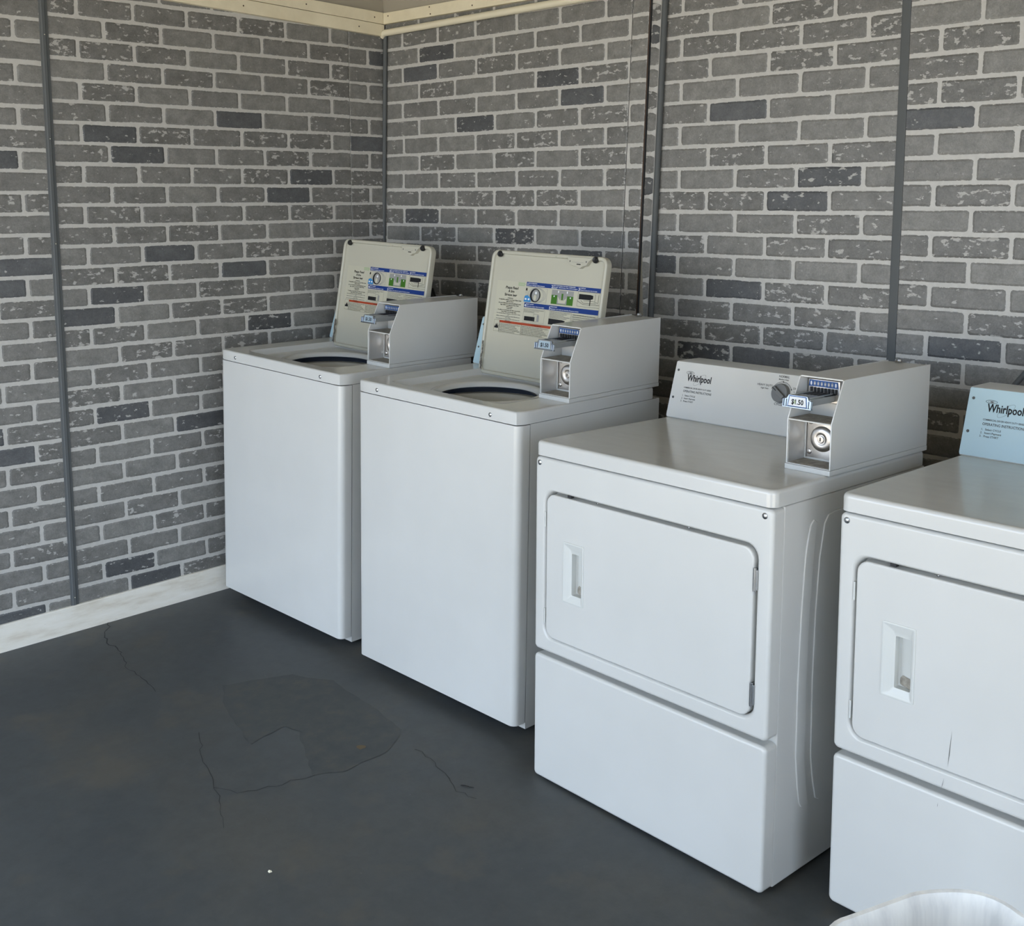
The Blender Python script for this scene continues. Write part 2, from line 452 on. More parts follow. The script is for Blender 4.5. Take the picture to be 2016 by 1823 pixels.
# --- left wall : frame at the corner, local x runs away from the corner, y into the room
wl = MB().box(0, 3.93, -.12, -.005, -.4, 2.55).build('wall_left', UPW, kind='structure', smooth=False)
wl.matrix_world = axes((0, 0, 0), (-.0998, -.9950, 0), (.9950, -.0998, 0), (0, 0, 1))
def panel(parent, x0, x1, z0, z1, lean=0, zr=1.5):
    b = MB(); f = lambda x, z: x
    vs = []
    for x in (x0, x1):
        for y in (-.005, 0):
            for z in (z0, z1): vs.append((x+lean*(zr-z), y, z))
    b.add(vs, [(0, 1, 3, 2), (4, 6, 7, 5), (0, 4, 5, 1), (2, 3, 7, 6), (0, 2, 6, 4), (1, 5, 7, 3)])
    return b.build('wall_panel', MO, parent, smooth=False)
DL = [(1.112, 1.641), (1.014, 1.577), (.632, 1.706), (.347, 1.505), (.431, 1.435), (.094, 1.642), (.037, 1.98), (.914, 1.23), (.542, .971),
      (1.11, 1.092), (1.209, 1.025), (1.113, .68), (.83, .62), (1.114, .141), (1.02, .079), (.634, 1.164)]
DLL = [(1.451, 1.541), (1.416, 1.197), (1.467, 1.127), (1.482, .581), (1.522, .647), (1.488, .041), (2.1, 1.4), (2.5, .9)]
zrow = lambda r, s: 2.01437+.00142*s-(r-.5)*(.06743+.00069*s)+2.3e-5*max(0, r*(28-r))
def offA(r): return .2551+.0 if r % 2 == 0 else .3482-.0
HB = .0565
p1 = panel(wl, .166, 1.317, -.1, 2.30); st = ([], [], [])
lay(p1, 1, .166, 1.317, range(0, 31), zrow, lambda r: .2480 if r % 2 == 0 else .1550, .1930, HB, DL, -9)
p0 = panel(wl, 0, .1645, -.1, 2.30)
lay(p0, 1, .0, .1645, range(0, 30), lambda r, s: zrow(r, s)-.002, lambda r: -.004 if r % 2 == 0 else .0781, .1930, HB, DL, -9)
p2 = panel(wl, 1.319, 2.54, -.15, 2.30)
lay(p2, 1, 1.319, 1.79, range(-1, 31), lambda r, s: 1.9612-.06865*r, lambda r: 1.411 if r % 2 == 0 else 1.509, .1935, HB, DLL, -9)
st = ([], [], [])
lay(p2, 1, 1.788, 2.54, range(-4, 31), lambda r, s: 1.9612-.06865*r, lambda r: 1.411 if r % 2 == 0 else 1.509, .1935, HB, DLL, 9, stuff=st)
lay(p1, 1, .166, 1.317, range(-3, 0), zrow, lambda r: .2480 if r % 2 == 0 else .1550, .1930, HB, DL, 9, stuff=st)
p3 = panel(wl, 2.542, 3.93, -.2, 2.30)
lay(p3, 1, 2.542, 3.92, range(-4, 31), lambda r, s: 1.95-.06865*r, lambda r: 2.6 if r % 2 == 0 else 2.7, .1935, HB, DLL, 9, stuff=st)
field(st, wl)

# --- back wall : frame turned half round, local x = -X, local y into the room
wb = MB().box(-6.0, .1, -.20, -.105, -.3, 2.55).build('wall_back', UPW, kind='structure', smooth=False)
wb.matrix_world = axes((0, 0, 0), (-1, 0, 0), (0, -1, 0), (0, 0, 1))
MB().box(-1.283, .1, -.104, -.005, -.3, 2.55).build('upper_boarding', UPW, wb, smooth=False)
DB = [(.309, 1.979), (.213, 1.912), (.913, 1.845), (1.014, 1.775), (.499, 1.707), (.183, 1.372), (.681, 1.293), (.985, 1.243)]
LE = -.0364
zb = lambda r, s: 2.0453-.0684*r
st = ([], [], [])
sm = lambda z: 1.2170+.0385*(z-1.5)
b = MB(); vs = []
for z in (0., 2.14): vs += [(-sm(z)+.0008, -.005, z), (-sm(z)+.0008, 0, z), (0, 0, z), (0, -.005, z)]
b.add(vs, [(3, 2, 1, 0), (4, 5, 6, 7), (0, 1, 5, 4), (1, 2, 6, 5), (2, 3, 7, 6), (3, 0, 4, 7)])
q1 = b.build('wall_panel', MO, wb, smooth=False)
# the last board ends in a slightly leaning edge
b = MB(); vs = []
xe = lambda z: 1.2855+LE*(1.5-z)
for z in (0., 2.14):
    vs += [(-sm(z)-.0008, -.005, z), (-sm(z)-.0008, 0, z), (-xe(z), 0, z), (-xe(z), -.005, z)]
b.add(vs, [(0, 1, 2, 3), (4, 7, 6, 5), (0, 4, 5, 1), (1, 5, 6, 2), (2, 6, 7, 3), (3, 7, 4, 0)])
q2 = b.build('wall_panel', MO, wb, smooth=False)
b = MB(); b.add([(-sm(z)+o_, y_, z) for z in (0., 2.14) for o_, y_ in ((-.0011, .0004), (.0011, .0004), (.0011, -.004), (-.0011, -.004))], [(0, 1, 2, 3), (4, 7, 6, 5), (0, 4, 5, 1), (1, 5, 6, 2), (2, 6, 7, 3), (3, 7, 4, 0)])
b.build('board_seam', DK, wb, smooth=False)
lay(q1, -1, 0., 1.25, range(-1, 18), zb, lambda r: .1110 if r % 2 == 0 else .2055, .2038, HB, DB, -9, seed=3, lean=lambda z: (0, sm(z)-.0012))
lay(q1, -1, 0., 1.25, range(18, 30), zb, lambda r: .1110 if r % 2 == 0 else .2055, .2038, HB, DB, 9, seed=3, stuff=st, lean=lambda z: (0, sm(z)-.0012))
lay(q2, -1, 1.19, 1.31, range(-1, 18), zb, lambda r: .1110 if r % 2 == 0 else .2055, .2038, HB, DB, -9, seed=3, lean=lambda z: (sm(z)+.0012, xe(z)-.002))

# return strip
S0, XT = .0435, 1.3212
xt = lambda z: XT+LE*(1.5-z)
b = MB(); vs = []
for z in (0., 2.6):
    vs += [(-xe(z), 0, z), (-xe(z), -.004, z), (-(xt(z)+.004), -(S0+.004), z), (-(xt(z)-.004), -S0+.0, z)]
b.add(vs, [(0, 1, 2, 3), (4, 7, 6, 5), (0, 4, 5, 1), (1, 5, 6, 2), (2, 6, 7, 3), (3, 7, 4, 0)])
rs = b.build('return_panel', MO, wb, smooth=False)
ax = Vector((-(XT-.004-1.2855), -S0, 0)); wid = ax.length; ax.normalize(); nrm = Vector((-ax.y, ax.x, 0))
if nrm.x > 0: nrm = -nrm
for k in range(19):
    z = 1.9805+.0342+.0684-.0684*k
    lx = -xe(z); full = k % 2 == 1
    wd = wid-.004 if full else wid-.010
    o0 = Vector((lx, 0, z))+ax*(.003+wd/2 if full else .008+wd/2)
    me = brick_mesh(('ret', full, k % 4), BRD if k in (2, 9) else BR, wd=wd, h=HB, seed=k, flatl=True, flatr=full)
    zz = Vector((LE, 0, 1)).normalized(); xx = (-ax-zz*(-ax).dot(zz)).normalized(); yy = zz.cross(xx)
    mw = Matrix((xx, yy, zz)).transposed().to_4x4(); mw.translation = o0
    bmesh_obj('brick', me, rs, mw)
# raw brown edge of the board at the step
b = MB()
for i, (o1, o2, mtl) in enumerate(((-.0005, .0035, BRN), (.0045, .0065, DK))):
    vs = []
    for z in (0., 2.6):
        for x, y in ((xe(z)+o1, .0022), (xe(z)+o2, .0022), (xe(z)+o2, -.005), (xe(z)+o1, -.005)): vs.append((-x, y, z))
    b.add(vs, [(0, 1, 2, 3), (4, 7, 6, 5), (0, 4, 5, 1), (1, 5, 6, 2), (2, 6, 7, 3), (3, 7, 4, 0)], mtl)
b.build('board_edge', None, wb, smooth=False, label='raw brown edge of the board at the step')

# --- right part of the back wall, set back
DR = [(1.605, 1.687), (1.919, 1.489), (1.815, 1.421), (1.594, 1.145), (1.701, .943), (1.492, .943), (1.341, 1.215), (2.241, 1.64), (2.338, 1.024)]
q3 = panel(wb, -2.1305, -1.30, 0, 2.6); q3.location = (0, -S0, 0)
MB().box(-6, -1.29, -.104, -.005-S0, -.3, 2.55).build('backing_board', UPW, wb, smooth=False)
z3 = lambda r, s: 1.9664-.0684*r
lay(q3, -1, 1.30, 2.1305, range(-3, 18), z3, lambda r: 1.5055 if r % 2 == 0 else 1.3997, .2090, HB+.001, DR, -9, seed=5, lean=lambda z: (xt(z)-.01, 2.1305))
lay(q3, -1, 1.30, 2.1305, range(18, 29), z3, lambda r: 1.5055 if r % 2 == 0 else 1.3997, .2090, HB+.001, DR, 9, seed=5, stuff=st)
q4 = panel(wb, -3.35, -2.1325, 0, 2.6); q4.location = (0, -S0, 0)
z4 = lambda r, s: 1.9106-.0682*r
lay(q4, -1, 2.1325, 2.75, range(-3, 17), z4, lambda r: 2.3350 if r % 2 == 0 else 2.2305, .2085, HB+.001, DR, -9, seed=8)
st2 = ([], [], [])
lay(q4, -1, 2.75, 3.35, range(-3, 17), z4, lambda r: 2.3350 if r % 2 == 0 else 2.2305, .2085, HB+.001, DR, 9, seed=8, stuff=st2)
lay(q4, -1, 2.1325, 3.35, range(17, 28), z4, lambda r: 2.3350 if r % 2 == 0 else 2.2305, .2085, HB+.001, DR, 9, seed=8, stuff=st2)
q5 = panel(wb, -6.0, -3.352, 0, 2.6); q5.location = (0, -S0, 0)
lay(q5, -1, 3.352, 5.7, range(-3, 28), z4, lambda r: 3.5 if r % 2 == 0 else 3.4, .2085, HB+.001, DR, 9, seed=8, stuff=st2)
field(st, wb)
o = None
field(st2, wb)
bpy.data.objects['brick_field.002'].location = (0, -S0, 0)

# --- trims
def leantube(x0f, y, r, z0, z1, name, n=12, sq=None):
    b = MB()
    if sq: # flat metal strip with a raised rib in the middle
        vs = []; pr = [(-sq, 0), (-sq, .003), (-sq*.5, .0045), (sq*.5, .0045), (sq, .003), (sq, 0)]
        R = [[(x0f(z)+a, y-h, z) for a, h in pr] for z in (z0, z1)]
        b.rings(R, None, True, True)
    else: b.tube([(x0f(z), y, z) for z in (z0, z1)], r, n)
    return b.build(name, TRM, kind='structure')
# left wall strip (on the panel joint) built in the left-wall frame
b = MB(); pr = [(-.0135, 0), (-.0135, .0035), (-.005, .0045), (-.003, .0075), (.006, .0075), (.0085, .0045), (.0135, .0035), (.0135, 0)]
b.rings([[(1.3165+a, h, z) for a, h in pr] for z in (.040, 2.30)], None, True, True)
t1 = b.build('trim_1', TRM, kind='structure'); t1.matrix_world = wl.matrix_world.copy()
leantube(lambda z: .012+.035*(z-1.8), -.010, .0085, -.02, 2.08, 'trim_2')
leantube(lambda z: xt(z)-.002, S0-.010, .0100, -.02, 2.6, 'trim_3')
leantube(lambda z: 2.1315, S0, 0, -.02, 2.6, 'trim_4', sq=.0125)
# little nail heads on the strips
for z in (1.28, 1.62, 1.95, .07):
    b = MB(); b.lathe([(.0016, 0), (.0012, .0008)], (0, 0, 0), 'z', 8, None, False, True)
    o = b.build('nail', PVC, t1); o.matrix_local = Matrix.Translation((1.317, .0076, z)) @ Matrix.Rotation(-PI/2, 4, 'X')
# cream boards high on the left wall (two, stacked) and one on the back wall
def sboard(name, s0, s1, zlo, zhi, th, bow=0.):
    b = MB()
    b.rings([[(s, 0.0, zlo(s)), (s, th, zlo(s)), (s, th, zhi(s)), (s, 0.0, zhi(s))] for s in (s0, s1)], None, True, True)
    o = b.build(name, CRM, kind='structure', bevel=.0015); o.matrix_world = wl.matrix_world.copy(); return o
sboard('trim_5', .012, 3.9, lambda s: 2.0640+.0430*s, lambda s: 2.1090+.0470*s, .022)
sboard('trim_6', .0, 3.9, lambda s: 2.1110+.0470*s, lambda s: 2.1560+.0400*s, .019)
b = MB(); b.box(.020, 1.284, -.019, .0, 2.1110, 2.1540); b.build('trim_7', CRM, kind='structure', bevel=.0015)
b = MB(); b.box(1.30, 6.0, S0-.019, S0, 2.16, 2.21); b.build('trim_8', CRM, kind='structure', bevel=.0015)
# screws in the boards
for (s, z) in ((.055, 2.135), (.36, 2.150), (.13, 2.092), (.62, 2.115), (.95, 2.13)):
    b = MB(); b.lathe([(.003, 0), (.0022, .0012)], (0, 0, 0), 'z', 8, None, False, True)
    o = b.build('screw', BRN, bpy.data.objects['trim_6' if z > 2.11+.047*s else 'trim_5'])
    o.matrix_local = Matrix.Translation((s, .0225 if z < 2.11+.047*s else .0192, z)) @ Matrix.Rotation(-PI/2, 4, 'X')
for x, z in ((.05, 2.14), (.29, 2.146), (.295, 2.120), (.52, 2.125)):
    b = MB(); b.lathe([(.003, 0), (.0022, .0012)], (x, -.0192, z), 'y', 8, None, False, True)
    b.build('screw', BRN, bpy.data.objects['trim_7'])
# upper wall above the boards: plain boarding
b = MB(); b.box(0, 3.9, .0, .006, 2.0, 2.55)
o = b.build('upper_boarding', UPW, wl, smooth=False)
o.location = (0, 0, 0)
o.scale = (1, 1, 1)
for v in o.data.vertices:
    if v.co.z < 2.3: v.co.z = 2.140+.042*v.co.x
b = MB(); b.box(-1.283, 0, .0, .006, 2.14, 2.55); b.build('upper_boarding', UPW, wb, smooth=False)
# unseen ceiling, right wall and front head, openings sized for the light
MB().box(-.7, 6.1, -3.9, .2, 2.5, 2.6).build('ceiling', CEI, kind='structure', smooth=False)
MB().box(5.2, 5.35, -1.75, .2, -.3, 2.5).build('wall_right', SIDEW, kind='structure', smooth=False)
MB().box(3.05, 4.4, -3.85, -3.75, -.3, 2.09).build('front_light_block', SIDEW, kind='structure', smooth=False)  # unseen wall piece added to hold light off the right dryer
MB().box(-.5, 5.8, -3.85, -3.75, 2.10, 2.55).build('wall_front', SIDEW, kind='structure', smooth=False)

# baseboards
b = MB(); seg = 40; R = []
for i in range(seg+1):
    s = 3.9*i/seg; x, y = -.0998*s, -.995*s
    z0 = -.0067*x+.0389*y-.012; z1 = -.0067*x+.0389*y+.093
    R.append([(s, 0, z0), (s, .012, z0), (s, .012, z1-.002), (s, .010, z1), (s, 0, z1)])
b.rings(R, None, True, True)
o = b.build('baseboard_left', BBM, kind='structure'); o.matrix_world = wl.matrix_world.copy()
MB().box(0.02, 5.7, -.012+.0, .0, -.09, .07).build('baseboard_back', BBM, kind='structure', smooth=False)

# pipe under the back board
b = MB(); b.tube([(.010, -.014, 2.066), (.028, -.018, 2.0770), (.25, -.018, 2.079), (.985, -.018, 2.0860), (1.28, -.018, 2.088)], .0130, 14)
tag(b.build('conduit_pipe', PVC), 'cream painted pipe running under the wooden board on the back wall', 'pipe')

# ------------------------------------------------------------------ shared machine parts
def screw(parent, u, d, z, r=.006, mt=SCR, name='screw'):
    b = MB(); b.lathe([(r, 0), (r*.95, .0012), (r*.6, .0026), (r*.3, .0030), (r*.22, .0016)], (u, d, z), 'y', 14, None, False, True)
    return b.build(name, mt, parent)
def feet(root, pts, zb):
    mw = root.matrix_world
    for u, d in pts:
        p = mw @ Vector((u, d, 0)); hz = zf(p.x, p.y)-p.z
        if hz > zb-.004: continue
        b = MB(); b.lathe([(.016, hz), (.018, hz+.002), (.018, min(hz+.01, zb-.001)), (.008, min(hz+.011, zb-.0005)), (.008, zb+.002)], (u, d, 0), 'z', 14, None, True, True)
        b.build('foot', RUB, root)
CPT = {}
def coin_box(root, u0, z0, price='$1.50', worn=False, D=.424):
    """housing with its slide, lock door and bolt; local origin at the front lower left corner"""
    W = .1115; t = .0032
    side = [(0, .012), (0, .112), (.043, .2035), (.050, .2055), (D, .208), (D, .012)]
    b = MB()
    for x in (0, W-t):
        b.prism(side, lambda a, c, h: (h, a, c), x, x+t)
    b.box(t, W-t, .043, D, .2020, .2055)          # top
    b.box(t, W-t, D-t, D, .012, .2055)            # rear
    b.box(t, W-t, .0, .085, .1100, .1130)         # shelf between the two bays
    b.box(t, W-t, .085, .088, .1130, .2020)       # wall behind the slide
    b.box(t, W-t, .066, .0685, .012, .019); b.box(t, W-t, .066, .0685, .107, .110)
    b.box(t, t+.0042, .066, .0685, .019, .107); b.box(W-t-.0042, W-t, .066, .0685, .019, .107)
    b.box(t, W-t, 0, .085, .0118, .0140)
    o = b.build('coin_box', EN, root, bevel=.0006, seg=1)
    o.location = (u0, .200, z0)
    MB().box(-.0015, W+.0005, -.002, D+.001, 0, .0115).build('base_plate', EN, o, bevel=.001)
    MB().box(t+.0004, W-t-.0004, .004, .0655, .0142, .0148).build('bay_floor', DUST, o, smooth=False)
    MB().box(t+.0004, W-t-.0004, .003, .084, .1132, .1138).build('shelf_top', DUST, o, smooth=False)
    b = MB(); b.box(t+.0002, t+.0008, .004, .0655, .016, .108); b.box(t+.0008, t+.0014, .004, .026, .078, .107)
    b.build('bay_liner', STW, o, smooth=False)
    MB().box(W-t-.0008, W-t-.0002, .004, .0655, .016, .108).build('bay_liner', STW, o, smooth=False)
    b = MB(); b.box(t, W-t, .0695, .083, .014, .109)
    for x, z in ((.0145, .031), (.0165, .099)): b.lathe([(.0062, 0), (.0058, .002), (.003, .0036)], (x, .0695, z), 'y', 14, None, False, True)
    b.build('lock_plate', STL, o)
    b = MB(); b.lathe([(.029, 0), (.0285, .003), (.024, .0065), (.016, .0075), (.0125, .0055), (.0100, .0050), (.0080, .0055), (.0080, .0085), (.0068, .0090)], (.047, .0695, .063), 'y', 30, None, False, True)
    b.build('lock', STL, o)
    MB().box(.0458, .0482, .0598, .0606, .0590, .0670).build('keyhole', DK, o, smooth=False)
    b = MB(); b.lathe([(.0125, 0), (.0115, .0015), (.0075, .0020), (.0065, .0060), (.002, .0080)], (.038, D-.012, .2077), 'z', 14, None, False, True)
    b.build('bolt', SCR, o)
    # slide mechanism
    b = MB(); b.box(.008, .0885, .066, .085, .146, .197); b.build('slide_housing', STL, o, bevel=.002)
    b = MB(); b.prism([(.024, .150), (.074, .150), (.079, .166), (.019, .166)], lambda a, c, h: (a, h, c), -.034, .068)
    b.box(.021, .077, -.030, .066, .166, .1675)
    for x in (.021, .0725): b.box(x, x+.004, -.030, .060, .1675, .1700)
    b.build('coin_slide', SLD, o, bevel=.0012)
    b = MB()
    for k in range(8): b.box(.0155+.0088*k, .0205+.0088*k, .020, .0655, .1676, .1682+.0)
    for k in range(8): b.box(.0155+.0088*k, .0200+.0088*k, .0625, .0665, .1685, .1785)
    b.build('coin_fingers', DK, o, smooth=False)
    f = Flat(); f.poly([(.010, .180), (.0845, .180), (.0825, .1945), (.012, .1945)], TAGB, 0)
    for k in range(8): f.ell(.0165+.0088*k, .1870, .0022 if k in (0, 7) else .0026, .0048, WHI if k in (0, 7) else LGR, .0002, n=14)
    for k in range(1, 7): f.text('25', .0165+.0088*k, .1852, WHI, size=.0042, align='C', h=.0004)
    f.build('slide_label', None, o, smooth=False, mw=axes((0, .0652, 0), (1, 0, 0), (0, 0, 1), (0, -1, 0)))
    # chrome grip with its price tag
    tilt = .10
    mw = axes((.049, -.0375, .158), (1, 0, 0), (0, math.sin(tilt), math.cos(tilt)), (0, -math.cos(tilt), math.sin(tilt)))
    b = MB(); pl = [(-.035, -.0125), (.035, -.0125), (.036, .005), (.0275, .0065), (.0235, .0145), (-.0235, .0145), (-.0275, .0065), (-.036, .005)]
    b.prism(pl, lambda a, c, h: (a, c, h), -.004, .0)
    b.box(-.036, .036, -.0135, -.0105, -.004, .003)
    for s in (-1, 1):
        b.box(*(sorted((s*.0355, s*.0335))), -.0115, .005, 0, .003)
        b.box(*(sorted((s*.0285, s*.0270))), -.0115, .0045, 0, .0025)
    b.build('slide_grip', CHR, o, bevel=.0008, mw=mw)
    f = Flat(); f.poly([(-.0245, -.0105), (.0245, -.0105), (.0215, .0130), (-.0215, .0130)], LGR if not worn else TAGB, .0004)
    f.poly([(-.0225, -.0090), (.0225, -.0090), (.0198, .0112), (-.0198, .0112)], WHI if worn else TAGG, .0006)
    f.text(price, 0, -.0050, INK, size=.0155, align='C', h=.0009, cond=.86)
    f.text(price, .0004, -.0050, INK, size=.0155, align='C', h=.0010, cond=.86)
    if worn: f.poly([(-.0085, -.003), (-.0035, -.0045), (-.0045, .003), (-.0075, .0045)], LLG, .0012)
    f.build('price_tag', None, o, smooth=False, mw=mw)
    return o
def console(root, w, z0, d0, film=False, logo=True, knob=True, x0=.0):
    """slanted control panel; face frame origin at its lower left"""
    s = Vector((.0455, .153)); ln = s.length; sy, cz = s.x/ln, s.y/ln
    prof = [(0, 0), (.0455, .153), (.050, .1545), (.140, .1545), (.140, 0)]
    b = MB(); b.prism(prof, lambda a, c, h: (h, a, c), x0, w)
    o = b.build('console', EN, root, bevel=.0015); o.location = (0, d0, z0)
    mw = axes((x0, -.0010, 0), (1, 0, 0), (0, sy, cz), (0, -cz, sy))
    W = w-x0
    P = rrect(0.0, W, .002, ln, .004, 3)
    b = MB(); b.prism(P, lambda a, c, h: (a, c, h), 0, .0016)
    fm = BLUF if film else EN
    fp = b.build('face_plate', fm, o, bevel=.0005, seg=1, mw=mw, label='pale blue protective film' if film else None)
    for (x, y) in ((.0115, .1348), (.0115, .0575)):
        b = MB(); b.lathe([(.0036, .0016), (.0030, .0030), (.0012, .0028)], (x, y, 0), 'z', 12, None, False, True)
        b.build('screw', INKG, o, mw=mw)
    if logo:
        f = Flat(); H = .0020
        f.ell(.0545, .1305, .0135, .0042, INK, H, w=.0009); f.ell(.0545, .1303, .0085, .0026, LGR, H, w=.0010); f.ell(.0555, .1302, .004, .0014, INKG, H)
        f.text('Whirlpool', .0475, .1075, INK, size=.0262, width=.0815, h=H)
        f.text('Whirlpool', .0478, .1077, INK, size=.0262, width=.0815, h=H+.0001)
        f.ell(.0905, .1135, .0235, .0080, INKG, H, rot=.72, n=36, w=.0005)
        f.build('logo', None, o, smooth=False, mw=mw); f = Flat()
        f.text('COMMERCIAL DRYER HEAVY DUTY SERIES', .0415, .0865, INKG, size=.0058, width=.094, h=H)
        f.text('OPERATING INSTRUCTIONS', .0420, .0755, INKG, size=.0086, width=.097, h=H)
        for i, (a, t_) in enumerate((('1.', 'Select CYCLE'), ('2.', 'Insert Payment'), ('3.', 'Press START'))):
            f.text(a, .0412-.0006*i, .0640-.0079*i, INKG, size=.0064, h=H)
            f.text(t_, .0505-.0006*i, .0640-.0079*i, INKG, size=.0064, h=H)
        f.build('lettering', None, o, smooth=False, mw=mw); f = Flat()
        f.text('HEAVY DUTY', .3015, .1225, INKG, size=.0078, align='C', h=H)
        f.text('High Heat', .3020, .1150, INKG, size=.0058, align='C', h=H)
        f.build('lettering', None, o, smooth=False, mw=mw); f = Flat()
        f.text('NORMAL', .3545, .1500, INKG, size=.0078, align='C', h=H)
        f.text('Medium Heat', .3545, .1430, INKG, size=.0054, align='C', h=H)
        f.text('DELICATE', .3870, .1225, INKG, size=.0078, h=H)
        f.text('Low Heat', .3900, .1150, INKG, size=.0058, h=H)
        f.text('CYCLES', .3550, .0770, INKG, size=.0090, align='C', h=H)
        arc = [(.3550+.031*math.cos(math.radians(a)), .1085+.031*math.sin(math.radians(a))) for a in range(25, 156, 10)]
        arc2 = [(.3550+.0300*math.cos(math.radians(a)), .1085+.0300*math.sin(math.radians(a))) for a in range(25, 156, 10)]
        for i in range(len(arc)-1): f.poly([arc2[i], arc[i], arc[i+1], arc2[i+1]], INK, H)
        for a in (25, 90, 155): f.ell(.3550+.0305*math.cos(math.radians(a)), .1085+.0305*math.sin(math.radians(a)), .0017, .0017, INK, H+.0001, n=10)
        f.build('dial_print', None, o, smooth=False, mw=mw)
    if knob:
        b = MB(); b.lathe([(.0255, .0016), (.0250, .010), (.0230, .013)], (.355, .1085, 0), 'z', 32, None, False, True)
        k = b.build('knob', KNOB, o, bevel=0, mw=mw)
        a = math.radians(-35); c, s_ = math.cos(a), math.sin(a)
        f2 = lambda x, y: (.355+x*c-y*s_, .1085+x*s_+y*c)
        b = MB(); b.prism([f2(*p) for p in rrect(-.0215, .0215, -.0055, .0055, .003, 3)], lambda a_, c_, h: (a_, c_, h), .013, .0215)
        b.build('knob_grip', KNOB, o, bevel=.0015, mw=mw)
        f = Flat(); f.poly([f2(-.0210, -.0009), f2(-.0060, -.0009), f2(-.0060, .0009), f2(-.0210, .0009)], INK, .0218)
        f.build('pointer', None, o, smooth=False, mw=mw)
    return o
def instruction_label(lid, mw):
    f = Flat(); H = .0004
    f.rect(.034, .4735, .140, .3075, LBL, .0002)
    bx = lambda x0, x1, y0, y1, mt=LBLU, h=H: f.rect(x0, x1, y0, y1, mt, h)
    bx(.1635, .4700, .2970, .3105); bx(.1635, .4700, .2300, .2450)
    T = lambda s, x, y, z, m=INK, a='L', w=None: f.text(s, x, y, m, size=z, align=a, h=.0008, width=w)
    T('1', .1655, .2985, .0130, WHI); T('ADD DETERGENT:', .1715, .3050, .0046, WHI); T('Ajouter le détergent; Añada detergente', .1715, .2995, .0042, WHI, w=.070)
    T('2', .2700, .2985, .0130, WHI); T('ADD CLOTHING, DO NOT OVERLOAD:', .2765, .3055, .0044, WHI, w=.092); T('Ajouter vêtements; No sobrecargue', .2765, .3005, .0042, WHI, w=.100); T('Cierre la tapa', .2765, .2975, .0030, WHI)
    T('3', .3800, .2985, .0130, WHI); T('CLOSE LID:', .3865, .3050, .0046, WHI); T('Fermer le couvercle; Cierre la tapa', .3865, .2995, .0042, WHI, w=.068)
    T('4', .1655, .2318, .0130, WHI); T('SELECT and PAY:', .1720, .2390, .0046, WHI); T('Sélectionner et payer; Seleccione y pague', .1720, .2330, .0042, WHI, w=.078)
    T('5', .2700, .2318, .0130, WHI); T('PRESS START:', .2765, .2390, .0046, WHI); T('Appuyer sur mise en marche; Presione inicio', .2765, .2330, .0042, WHI, w=.115)
    f.poly([(.128, .2955), (.152, .2955), (.152, .2935), (.1605, .3010), (.152, .3085), (.152, .3065), (.128, .3065)], LLG, .0005)
    T('START HERE', .1295, .2990, .0044, LBL)
    # picture 1: drum seen from above, blue bottle pouring
    bx(.1640, .2550, .2490, .2945, LGR, .0004); f.rect(.1650, .2540, .2500, .2935, LBL, .0005)
    for k in range(4): f.ell(.2120, .2710, .0400-.004*k, .0235-.0005*k, LGR, .0006+.0001*k, w=.0010)
    f.ell(.2060, .2700, .0225, .0215, INK, .0011); f.ell(.2080, .2700, .0160, .0185, LGR, .0013); f.ell(.2090, .2780, .0045, .0045, WHI, .0015); f.ell(.2060, .2630, .0060, .0090, LBL, .0014)
    f.poly([(.1600, .2470), (.1900, .2470), (.1880, .2600), (.1730, .2690), (.1620, .2650)], LBB, .0016)
    f.poly([(.1650, .2690), (.1715, .2690), (.1690, .2830), (.1670, .2830)], LBL, .0016); f.poly([(.1640, .2830), (.1710, .2830), (.1700, .2910), (.1655, .2910)], INK, .0017)
    f.ell(.1680, .2560, .0040, .0030, WHI, .0018); f.ell(.1810, .2560, .0040, .0030, WHI, .0018)
    # picture 2: green and grey load picture
    bx(.2745, .3640, .2500, .2830, LGRN, .0005); bx(.2745, .3640, .2780, .2940, LGR, .0006)
    f.rect(.2990, .3390, .2515, .2870, LGR, .0008); f.poly([(.305, .2545), (.333, .2545), (.338, .272), (.324, .262), (.319, .283), (.313, .262), (.300, .275)], LBL, .0010)
    f.rect(.3160, .3230, .2640, .2840, LGRN, .0012); f.ell(.3020, .2890, .0022, .0040, WHI, .0012); f.ell(.3380, .2890, .0022, .0040, WHI, .0012)
    f.ell(.286, .274, .0022, .0028, WHI, .0012); f.ell(.353, .273, .0022, .0028, WHI, .0012)
    # picture 3: lid being closed
    f.frame(.3810, .4710, .2510, .2960, .0007, INK, .0005)
    f.poly([(.3855, .2730), (.4270, .2730), (.4420, .2770), (.4420, .2870), (.4300, .2890), (.3855, .2890)], INK, .0008)
    f.poly([(.4300, .2560), (.4330, .2560), (.4330, .2860), (.4300, .2860)], INK, .0010)
    for q in (((.381, .2680), (.405, .2580)), ((.405, .2580), (.471, .2600)), ((.395, .2700), (.405, .2620)), ((.405, .2620), (.455, .2640)), ((.405, .2700), (.445, .2700)), ((.450, .2700), (.450, .2920)), ((.463, .2680), (.463, .2920)), ((.445, .2700), (.463, .2660))):
        (xa, ya), (xb, yb) = q; n_ = Vector((-(yb-ya), xb-xa)).normalized()*.0005
        f.poly([(xa-n_.x, ya-n_.y), (xb-n_.x, yb-n_.y), (xb+n_.x, yb+n_.y), (xa+n_.x, ya+n_.y)], INK, .0009)
    # picture 4 and text 5
    f.frame(.1640, .2550, .1850, .2265, .0005, INKG, .0005)
    for k in range(3): T('Select cycle and water temperature. Sélectionner le programme.', .1665, .2225-.0038*k, .0034, INKG, w=.085-.02*k)
